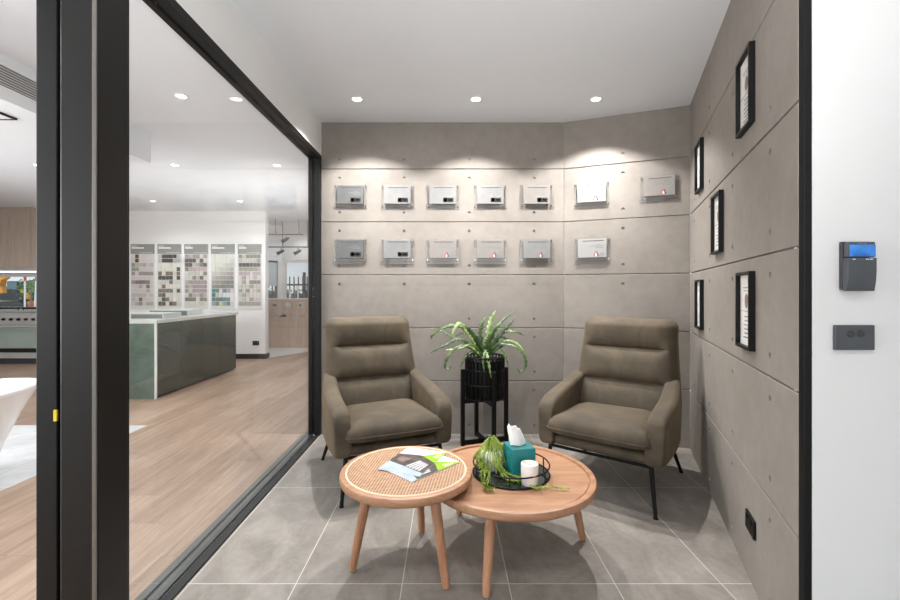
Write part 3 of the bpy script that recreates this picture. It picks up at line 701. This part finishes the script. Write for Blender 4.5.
m=MB(); m.box((-.0605,-.011,-.038),(.0605,-.0005,.038)); obj('cover_plate',m,M_charcoal,t,bevel=.0025)
for x in (-.014,.017):
    m=MB(); rr=[[(x+r*math.cos(2*PI*k/24),y,.012+r*math.sin(2*PI*k/24)) for k in range(24)] for r,y in ((.0105,-.011),(.0105,-.0125),(.0095,-.0135),(.0001,-.0135))]; m.loft(rr,0,True,False,False); obj('button',m,M_charcoal2,t,smooth=40)

# ------------------------------------------------------------------ showroom: island
t=thing('kitchen_island','glossy grey-green kitchen island with pale stone top on the timber floor','kitchen island',(-3.33,4.954,0))
L=1.88; D_=1.0
m=MB(); m.box((-D_+.02,.022,.02),(-.02,L-.0,.86)); obj('carcass',m,M_island,t)
m=MB(); m.box((-D_,0,0),(-.012,.02,.86)); o=obj('end_panel',m,M_greentile,t); o['label']='pale green mottled end panel'
m=MB(); m.box((-.012,-.002,0),(.004,.022,.86)); o=obj('edge_strip',m,M_islandedge,t); o['label']='pale vertical edge strip'
for k in range(4):
    y0=.024+k*.464; dr=[(0.02,.858)] if k else [(.02,.735),(.741,.858)]
    for a,b in dr: 
        m=MB(); m.box((-.02,y0+.0015,a),(0,y0+.4625,b)); obj('door' if b-a>.3 else 'drawer',m,M_island,t,bevel=.0015)
m=MB(); m.box((-D_-.01,-.02,.86),(.025,L+.02,.90)); o=obj('bench_top',m,M_bench,t,bevel=.002); o['label']='pale stone top'
M_tray=plain('tray_dark_green',lin(82,92,84),.3)
def stray(label,x0,x1,y0,y1,h):
    t=thing('sample_slab',label,'sample slab',((x0+x1)/2,(y0+y1)/2,.90)); a,b=(x1-x0)/2,(y1-y0)/2
    m=MB(); m.box((-a,-b,0),(a,b,h)); obj('slab',m,M_bench,t,bevel=.002)
    m=MB(); m.box((-a+.012,-b-.003,.006),(a-.012,-b+.0,h-.012)); o=obj('front_strip',m,M_tray,t); o['label']='dark green front strip'
stray('stone slab with dark green front on the island, nearer the black door post',-3.76,-3.37,5.15,5.5,.066)
stray('stone slab on the island, nearer the tile sample boards',-4.02,-3.50,5.85,6.2,.075)
# tile sample boards
sw={}
def swmat(c):
    k=tuple(int(x/12)*12 for x in c)
    if k not in sw:
        me=bpy.data.meshes.new('tile_swatch'); b=MB(); b.box((-.5,-.5,-.5),(.5,.5,.5)); me.from_pydata(b.v,[],b.f); me.materials.append(plain('swatch',lin(*k),.3,var=.08)); sw[k]=me
    return sw[k]
pal=[[(206,202,197),(188,184,178),(152,146,140),(120,117,113),(208,200,194),(178,170,164)],[(220,218,212),(208,204,198),(70,66,64),(120,112,106),(228,226,222),(90,84,80)],
     [(198,194,188),(180,176,168),(140,134,128),(110,106,100),(208,204,196),(160,154,146)],[(216,214,208),(204,202,194),(150,148,140),(110,112,106),(190,188,180),(222,220,214)],[(188,181,175),(170,163,157),(150,144,138),(126,121,117),(196,189,183),(206,201,195)]]
M_boardback=plain('board_backing',lin(208,210,206),.6,var=.02); M_head=plain('board_header',lin(132,134,130),.6,var=.04)
which=['first','second','third','fourth','fifth']
for b_ in range(5):
    x=-5.538+.4855*b_; r=random.Random(40+b_)
    t=thing('tile_sample_board','tall grey-headed tile sample board on the white wall, %s from the black door post'%which[b_],'display board',(x,WY,.904),0,'tile sample boards')
    m=MB(); m.box((-.215,-.012,0),(.215,-.0005,1.176)); bk=obj('backing_panel',m,M_boardback,t)
    m=MB(); m.box((-.215,-.016,1.0),(.215,-.012,1.176)); hd=obj('header',m,M_head,t)
    m=MB(); m.box((-.195,-.0172,1.135),(-.10,-.016,1.143)); m.box((-.195,-.0172,1.095),(.03 if b_ in(0,1,3) else -.06,-.016,1.117)); m.box((-.05,-.0172,1.02),(.19,-.016,1.024)); obj('header_lettering',m,M_white,hd)
    rows=12
    for i in range(rows):
        z=.955-.078*i; k=0
        base=r.choice(pal[b_]); 
        while k<6:
            wd=1; c=base if r.random()<.6 else r.choice(pal[b_])
            if b_==1 and i in(0,1): c=(60,56,54) if 1<=k<=4-i%2 else (190,186,180); wd=3 if k==1 else 1
            if b_==3:
                f=i/11; c=tuple(int(q*(1.0-.42*max(0,min(1,(i-3+k*.5)/5)))) for q in (222,220,212)) if i<8 else r.choice([(206,200,206),(150,158,176),(92,112,140),(190,204,150),(80,140,130),(220,220,226),(120,130,120)])
            if b_==0 and i in(0,1) : c=(78,72,70) if k==1 else (216,212,206)
            if b_==2 and i==10 and k==0: wd=3; c=(128,126,126)
            if b_==4 and i==2: c=(96-8*(k%3),92-8*(k%3),88-8*(k%3))
            wd=min(wd,6-k)
            o=bpy.data.objects.new('tile_swatch',swmat(c)); C.objects.link(o); o.parent=t
            o.location=(-.2+.0667*(k+wd/2),-.016,z); o.scale=(.0667*wd-.008,.008,.068); k+=wd
t=thing('power_outlet','black wall outlet below the fifth tile sample board on the white showroom wall','power outlet',((256-448)*WY/435,WY,.285))
m=MB(); m.box((-.06,-.01,-.04),(.06,-.0005,.04)); obj('cover_plate',m,M_black,t,bevel=.002)
m=MB(); m.box((-.04,-.013,.005),(-.015,-.0102,.02)); m.box((.015,-.013,.005),(.04,-.0102,.02)); obj('rocker',m,M_charcoal,t)
# tapware wall
t=thing('tapware_display_counter','pale oak half-height display wall carrying taps, in the far showroom','display wall',(-3.45,9.43,0))
m=MB(); m.box((-.48,0,.555),(.9,.06,1.05)); obj('upper_panel',m,M_tapwood,t,bevel=.002)
m=MB(); m.box((-.48,0,.0),(.9,.06,.55)); obj('lower_panel',m,M_tapwood,t,bevel=.002)
m=MB(); m.box((-.48,-.01,1.05),(.9,.07,1.075)); o=obj('ledge',m,M_wall,t); o['label']='white ledge'
def pxX(px,Y): return (px-448)*Y/435
for i,(px,mt,w) in enumerate(((275,M_chrome,'chrome mixer tap with rectangular plate, first in the upper row of the display wall'),(288,M_chrome,'chrome round shower mixer, middle of the upper row of the display wall'),(301,M_steel,'square grey mixer plate, last of the upper row of the display wall'))):
    t=thing('mixer_tap',w,'tap',(pxX(px,9.43),9.43,.93),0,'taps on the far display wall')
    m=MB(); 
    if i==1: m.loft([[(r*math.cos(2*PI*k/20),y,r*math.sin(2*PI*k/20)) for k in range(20)] for r,y in ((.055,-.0005),(.055,-.012),(.02,-.014),(.02,-.06))])
    else: m.box((-.045,-.014,-.06),(.045,-.0005,.06))
    obj('wall_plate',m,mt,t,smooth=40)
    m=MB(); m.box((-.012,-.075,-.035),(.012,-.0145 if i!=1 else -.055,.02)); obj('lever',m,M_charcoal if i!=1 else mt,t,bevel=.003)
for i,(px,mt,w) in enumerate(((275,M_chrome,'chrome wall spout, first in the lower row of the display wall'),(284,M_black,'black wall spout, second in the lower row of the display wall'),(294,M_chrome,'chrome curved tap, third in the lower row of the display wall'),(304,M_chrome,'chrome tap, last in the lower row of the display wall'))):
    t=thing('wall_spout',w,'tap',(pxX(px,9.43),9.43,.69),0,'taps on the far display wall')
    m=MB(); m.box((-.05 if i<2 else -.03,-.012,-.02),(.05 if i<2 else .03,-.0005,.03)); obj('wall_plate',m,mt,t)
    m=MB(); m.tube([(-.02,-.01,.005),(-.03,-.12,.005),(-.05,-.17,-.02)] if i>1 else [(0,-.01,.005),(-.02,-.18,0)],.014,10); obj('spout',m,mt,t,smooth=50)
for i,(px,w) in enumerate(((281,'slim white tap standing on the far ledge, beside the blind window'),(290,'slim tap standing on the far ledge, middle of three'),(298,'tall white tap standing on the far ledge, before the dark fence post'))):
    h=.2+.07*(i==2); t=thing('basin_tap',w,'tap',(pxX(px,9.46),9.46,1.075),0,'taps on the far ledge')
    m=MB(); m.tube([(0,0,0),(0,0,h)],.018,12); obj('tap_column',m,M_candle if i!=1 else M_chrome,t,smooth=50)
    m=MB(); m.tube([(0,0,h-.03),(0,-.1,h-.02),(0,-.12,h-.05)],.012,10); obj('spout',m,M_candle if i!=1 else M_chrome,t,smooth=50)
# track lighting in the far showroom
def rail(label,a,b,drops,Z=2.36):
    t=thing('track_light',label,'track light',(0,0,0),0,'track lights in the far showroom')
    m=MB(); m.tube([a,b],.014,4,sq=True); obj('rail',m,M_charcoal,t)
    m=MB()
    for p in drops: m.tube([p,(p[0],p[1],CZ-.001)],.008,6)
    obj('hanger_rod',m,M_charcoal,t)
    return t
t1=rail('dark ceiling track with two hanger rods and one spot head, in the far showroom',(-4.6,8.7,2.36),(-2.9,8.7,2.36),[(-3.45,8.7,2.36),(-2.98,8.7,2.36)])
t2=rail('lower dark ceiling track with two spot heads, before the far window',(-4.4,9.0,2.14),(-2.7,9.0,2.14),[(-3.42,9.0,2.14),(-2.9,9.0,2.14)])
for tt_,x,y,z in ((t1,-3.24,8.7,2.345),(t2,-3.45,9.0,2.125),(t2,-3.1,9.0,2.125)):
    m=MB(); m.tube([(x,y,z),(x,y,z-.06)],.008,6); m.tube([(x+.05,y+.02,z-.05),(x-.07,y-.04,z-.13)],[.024,.04],14); obj('spot_head',m,M_charcoal,tt_,smooth=40)
# dropped ceiling: vent and square light
t=thing('air_vent','white slotted air vent on the dropped ceiling face, beyond the door post','air vent',(-2.72,2.45,2.545))
m=MB(); m.box((0.0005,-.55,-.075),(.008,.55,-.066)); m.box((0.0005,-.55,.066),(.008,.55,.075)); m.box((0.0005,-.55,-.066),(.008,-.54,.066)); m.box((0.0005,.54,-.066),(.008,.55,.066)); obj('frame',m,M_ringw,t)
m=MB()
for k in range(8): z=-.058+.0165*k; m.add([(.0008,-.54,z+.009),(.0008,.54,z+.009),(.009,.54,z),(.009,-.54,z)],[(0,1,2,3)])
m2=m; obj('grille',m2,M_ringw,t); m=MB(); m.box((.0004,-.54,-.066),(.0008,.54,.066)); obj('duct_backing',m,plain('vent_grey',lin(140,140,140),.7),t)
t=thing('square_downlight','square dark-edged downlight under the dropped ceiling','downlight',(-3.02,2.85,2.4))
m=MB(); m.box((-.1,-.1,-.012),(.1,-.085,0)); m.box((-.1,.085,-.012),(.1,.1,0)); m.box((-.1,-.085,-.012),(-.085,.085,0)); m.box((.085,-.085,-.012),(.1,.085,0)); obj('frame',m,M_black,t)
m=MB(); m.box((-.085,-.085,-.01),(.085,.085,-.001)); obj('diffuser',m,M_ringw,t)

# bath
t=thing('bathtub','white freestanding oval bathtub on the pale tiled floor','bathtub',(-3.15,2.36,.003))
m=MB(); 
def ov(a,b,z,n=64): return [(a*sgn(math.cos(2*PI*k/n))*abs(math.cos(2*PI*k/n))**.8,b*sgn(math.sin(2*PI*k/n))*abs(math.sin(2*PI*k/n))**.8,z) for k in range(n)]
prof=[(.22,.54,0),(.24,.57,.02),(.275,.64,.2),(.325,.75,.4),(.375,.85,.55),(.385,.872,.575),(.38,.868,.583),(.365,.85,.583),(.355,.84,.57),(.30,.74,.4),(.24,.62,.17),(.2,.55,.12),(.0001,.0001,.11)]
m.loft([ov(a,b,z) for a,b,z in prof],0,True,True,False); obj('tub',m,M_bath,t,smooth=60)
m=MB(); m.lathe([(.0001,.0),(.03,.0),(.03,.006),(.0001,.006)],20,(0,0,.111),cap0=False,cap1=False); obj('drain',m,M_chrome,t)
# kitchen run
def wallcab(x0,x1,label):
    t=thing('wall_cabinet',label,'cabinet',((x0+x1)/2,7.55,1.63),0,'wall cabinets'); a=(x1-x0)/2
    m=MB(); m.box((-a,.02,0),(a,.349,1.049)); obj('carcass',m,M_cab,t)
    for s in (0,1):
        m=MB(); m.box((-a+s*a+.002,0,.0),(s*a-.002,.0195,1.04)); obj('door',m,M_cab,t,bevel=.001)
    m=MB(); m.box((-a,.01,-.05),(a,.349,-.0005)); o=obj('light_rail',m,M_steel,t); o['label']='grey rail under the cabinet'
wallcab(-8.44,-7.24,'greige wood wall cabinet above the cooker'); wallcab(-7.24,-6.2,'greige wood wall cabinet, hidden mostly behind the black door post')
m=MB(); m.box((-8.4,7.6,1.555),(-6.3,7.7,1.579)); tag(obj('led_strip',m,emit('led_white',(1,.98,.95,1),1.6)),'bright white strip light under the wall cabinets','strip light')
t=thing('range_cooker','stainless range cooker with grey-green glass oven door and row of knobs','cooker',(-7.45,7.3,0))
a=.62
m=MB(); m.box((-a,.02,.1),(a,.58,.88)); obj('cooker_body',m,M_steel,t)
m=MB(); m.box((-a,0,.68),(a,.02,.86)); obj('control_panel',m,M_steel,t)
for k in range(9):
    x=-a+.12+.125*k; m=MB(); m.loft([[(x+r*math.cos(2*PI*q/16),y,.755+r*math.sin(2*PI*q/16)) for q in range(16)] for r,y in ((.024,0),(.02,-.03),(.0001,-.031))],0,True,False,False); obj('knob',m,M_black,t,smooth=40)
m=MB(); m.box((-a+.004,-.005,.27),(a-.004,.02,.672)); dr=obj('oven_door',m,M_ovglass,t,bevel=.003); dr['label']='grey-green glass oven door'
m=MB(); m.tube([(-a+.06,-.05,.635),(a-.06,-.05,.635)],.011,10); m.tube([(-a+.08,-.05,.635),(-a+.08,-.004,.635)],.008,8); m.tube([(a-.08,-.05,.635),(a-.08,-.004,.635)],.008,8); obj('handle',m,M_steel,dr,smooth=40)
m=MB(); m.box((-a+.01,0,.2),(a-.01,.02,.265)); obj('door_base_strip',m,M_trackd,t)
m=MB(); m.box((-a+.004,-.002,.1),(a-.004,.02,.195)); obj('drawer',m,M_steel,t)
m=MB(); m.box((-a+.02,.03,0),(a-.02,.5,.1)); obj('plinth',m,M_charcoal,t)
m=MB(); m.box((-a,-.01,.88),(a,.58,.905)); obj('hob',m,M_steel,t,bevel=.003)
for s in (-.4,0,.4):
    m=MB()
    for q in (-.16,-.05,.05,.16): m.tube([(s+q,.08,.935),(s+q,.5,.935)],.008,6); 
    for q in (.08,.29,.5): m.tube([(s-.16,q,.93),(s+.16,q,.93)],.008,6)
    for q in ((-.16,.08),(.16,.08),(-.16,.5),(.16,.5)): m.tube([(s+q[0],q[1],.905),(s+q[0],q[1],.935)],.008,6)
    obj('pan_grate',m,M_black,t)
t=thing('base_cabinet','pale bench cabinet beside the range cooker, behind the door post','cabinet',(-6.4,7.3,0))
m=MB(); m.box((-.42,.02,.1),(.42,.58,.86)); obj('carcass',m,M_cab,t)
for s in(-.42,0):
    m=MB(); m.box((s+.002,0,.1),(s+.418,.02,.858)); obj('door',m,M_cab,t)
m=MB(); m.box((-.41,.06,0),(.41,.57,.099)); obj('plinth',m,M_charcoal,t)
m=MB(); m.box((-.42,-.02,.862),(.42,.598,.90)); obj('bench_top',m,M_bench,t)

# ------------------------------------------------------------------ outdoors (seen through the two windows)
M_grd=plain('sandy_ground',lin(204,188,150),.9,var=.08,scale=.4); M_road=plain('pale_road',lin(170,172,174),.9,var=.04,scale=.5)
m=MB(); m.box((-120,8.3,-.2),(60,18,-.06)); m.box((-120,18,-.2),(60,140,-.05),1); o=struct(obj('ground_outside',m,[M_road,M_grd]))
M_or=plain('excavator_orange',lin(240,160,24),.4,var=.05); M_dk=plain('excavator_dark',lin(44,48,54),.5)
t=thing('excavator','orange excavator parked outside the kitchen window','excavator',(-29.5,30,-.05))
for s in(-.6,.6):
    m=MB(); rg=[]
    for y in (s-.2,s+.2): rg.append([( .95*sgn(math.cos(q))*abs(math.cos(q))**.5+.0, y, .3+.3*sgn(math.sin(q))*abs(math.sin(q))**.8) for q in [2*PI*k/24 for k in range(24)]])
    m.loft(rg); obj('crawler_track',m,M_dk,t)
m=MB(); m.box((-.7,-.75,.62),(.9,.75,1.15)); obj('engine_body',m,M_dk,t,bevel=.08)
m=MB(); m.box((-.25,-.7,1.15),(.5,.1,1.95)); cb=obj('cab',m,M_dk,t,bevel=.06)
m=MB(); m.box((-.2,-.71,1.4),(.45,-.702,1.88)); obj('cab_window',m,plain('cab_glass',lin(96,120,130),.1),cb)
m=MB(); m.tube([(-.7,-.3,.95),(-1.15,-.3,1.6),(-.95,-.3,2.15),(-.55,-.3,2.3)],[.32,.34,.28,.2],4,sq=True); obj('boom',m,M_or,t)
m=MB(); m.tube([(.55,-.5,1.35),(.95,-.5,1.0),(1.15,-.5,.75)],[.1,.12,.12],4,sq=True); obj('dipper',m,M_or,t)
m=MB(); m.lathe([(.0001,.1),(.25,.15),(.32,.4),(.26,.55),(.0001,.5)],12,(1.35,-.5,.05)); obj('bucket',m,plain('bucket_red',lin(206,96,60),.5),t)
t=thing('street_tree','young green tree outside the kitchen window','tree',(-24.0,25,-.05))
m=MB(); m.tube([(0,0,0),(.05,0,.9),(.0,0,1.5)],[.05,.04,.02],8); obj('trunk',m,plain('bark',lin(150,130,110),.9),t)
m=MB(); r=random.Random(5)
for k in range(320):
    p=Vector((r.gauss(0,.3),r.gauss(0,.3),1.45+r.gauss(0,.28))); d=Vector((r.uniform(-1,1),r.uniform(-1,1),r.uniform(-.6,1))).normalized()*.12; w=d.cross(Vector((0,0,1))).normalized()*.05
    m.add([p,p+d/2+w,p+d,p+d/2-w],[(0,1,2,3)])
obj('foliage',m,mk_leaf('tree_leaf',lin(96,140,40),lin(150,186,66)),t)
for px,w in ((24.7,'white post with red top outside the kitchen window, beside the excavator'),(34.5,'white leaning post outside the kitchen window, beyond the young tree')):
    t=thing('marker_post',w,'post',(pxX(px,20),20,-.05),0,'posts outside the kitchen window')
    m=MB(); m.tube([(0,0,0),(.02 if px<30 else .09,0,1.95)],.035,8); p_=obj('pole',m,M_white,t)
    m=MB(); x=.02 if px<30 else .09; m.tube([(x,0,1.75),(x,0,1.96)],.05,8); obj('red_tip',m,M_red,t)
t=thing('building','low grey building far beyond the kitchen window','building',(-44,48,-.05))
m=MB(); m.box((-4,0,0),(8,6,2.1)); obj('wall',m,plain('grey_cladding',lin(120,120,118),.8),t)
m=MB(); m.add([(-4.3,-.3,2.1),(8.3,-.3,2.1),(8.3,6.3,2.1),(-4.3,6.3,2.1),(-2,3,3.0),(6,3,3.0)],[(0,1,5,4),(2,3,4,5),(1,2,5),(3,0,4),(3,2,1,0)]); obj('roof',m,plain('slate_roof',lin(88,86,88),.8),t)
t=thing('metal_fence','black metal bar fence outside the far window','fence',(-4.0,13,-.06))
for z in (.3,1.45):
    m=MB(); m.box((-2.6,-.02,z),(2.6,.02,z+.05)); obj('rail',m,M_black,t)
for k in range(40):
    x=-2.55+.13*k; m=MB(); m.box((x-.014,-.014,0),(x+.014,.014,1.72)); obj('bar',m,M_black,t)
m=MB(); m.box((-.33,-.035,0),(-.26,.035,1.85)); obj('fence_post',m,M_black,t)
t=thing('hedge','dense blue-green hedge behind the black fence','hedge',(-4.2,14.6,-.06))
m=MB(); r=random.Random(9)
for k in range(2600):
    x=r.uniform(-3,3); p=Vector((x,r.uniform(-.5,.5),r.uniform(.05,1.35+.12*math.sin(3*x)+.1*math.sin(7*x)))); d=Vector((r.uniform(-1,1),r.uniform(-1,1),r.uniform(-.5,1))).normalized()*.17; w=d.cross(Vector((0,0,1))).normalized()*.07
    m.add([p,p+d/2+w,p+d,p+d/2-w],[(0,1,2,3)])
obj('foliage',m,mk_leaf('hedge_leaf',lin(40,84,80),lin(86,136,116)),t)
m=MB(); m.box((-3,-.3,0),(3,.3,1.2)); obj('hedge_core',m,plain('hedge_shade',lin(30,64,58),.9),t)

# ------------------------------------------------------------------ light
def area(x,y,z,sx,sy,e,rot,col=(1,.98,.96)):
    l=bpy.data.lights.new('soft','AREA'); l.shape='RECTANGLE'; l.size=sx; l.size_y=sy; l.energy=e; l.color=col
    o=bpy.data.objects.new('soft_lamp',l); C.objects.link(o); o.location=(x,y,z); o.rotation_euler=rot; return o
area(.2,-2.9,1.3,3.2,2.0,40,(math.radians(100),0,0))  # unseen fill lamp added behind the camera
f_=spot(.1,-.1,1.2,225,142,1,.12,(.98,.99,1)); f_.rotation_euler=(math.radians(180-26),0,0)   # unseen spot added to brighten the ceiling, light bounces down from it
for x in (-.45,.35): spot(x,.25,CZ-.012,55,124,.8)
for p,d,e in (((-2.0,.3,1.1),(-.35,.1,.93),52),((-5.6,4.3,.95),(-.1,.1,1),72),((-2.3,6.2,.9),(-.3,.1,.95),120)):  # unseen upward spots added to brighten the showroom ceiling
    f_=spot(*p,e,160,.9,.12,(.95,.98,1)); f_.rotation_euler=Vector(d).to_track_quat('-Z','Y').to_euler()
for x,y in ((-2.6,1.2),(-4.6,6.0),(-2.4,6.8),(-6.8,6.0),(-3.0,9.2)): spot(x,y,CZ-.02,52,165,.6,.1,(.96,.985,1))
a_=area(-5.0,.6,1.55,3.0,1.7,215,(0,0,0),(1,.99,.975)); a_.rotation_euler=Vector((1,.27,-.02)).to_track_quat('-Z','Y').to_euler()   # unseen area lamp added as soft fill from the showroom side
sun=bpy.data.lights.new('sun','SUN'); sun.energy=2.2; sun.angle=.02; so=bpy.data.objects.new('sun',sun); C.objects.link(so); so.rotation_euler=(math.radians(28),math.radians(-18),0)
W=bpy.data.worlds.new('world'); S.world=W; W.use_nodes=True; nt=W.node_tree; bg=nt.nodes['Background']
tc=nt.nodes.new('ShaderNodeTexCoord'); sp=nt.nodes.new('ShaderNodeSeparateXYZ'); rp=nt.nodes.new('ShaderNodeValToRGB')
nt.links.new(tc.outputs['Generated'],sp.inputs[0]); nt.links.new(sp.outputs[2],rp.inputs[0]); nt.links.new(rp.outputs[0],bg.inputs[0])
rp.color_ramp.elements[0].position=0; rp.color_ramp.elements[0].color=(.80,.86,.90,1); rp.color_ramp.elements[1].position=.35; rp.color_ramp.elements[1].color=(.42,.62,.86,1)
bg.inputs[1].default_value=1.25
S.view_settings.view_transform='Standard'; S.view_settings.look='None'; S.view_settings.exposure=-.2
cy=S.cycles; cy.use_denoising=True; cy.max_bounces=10; cy.diffuse_bounces=6; cy.glossy_bounces=5; cy.transparent_max_bounces=16; cy.caustics_reflective=False; cy.caustics_refractive=False; cy.sample_clamp_indirect=6
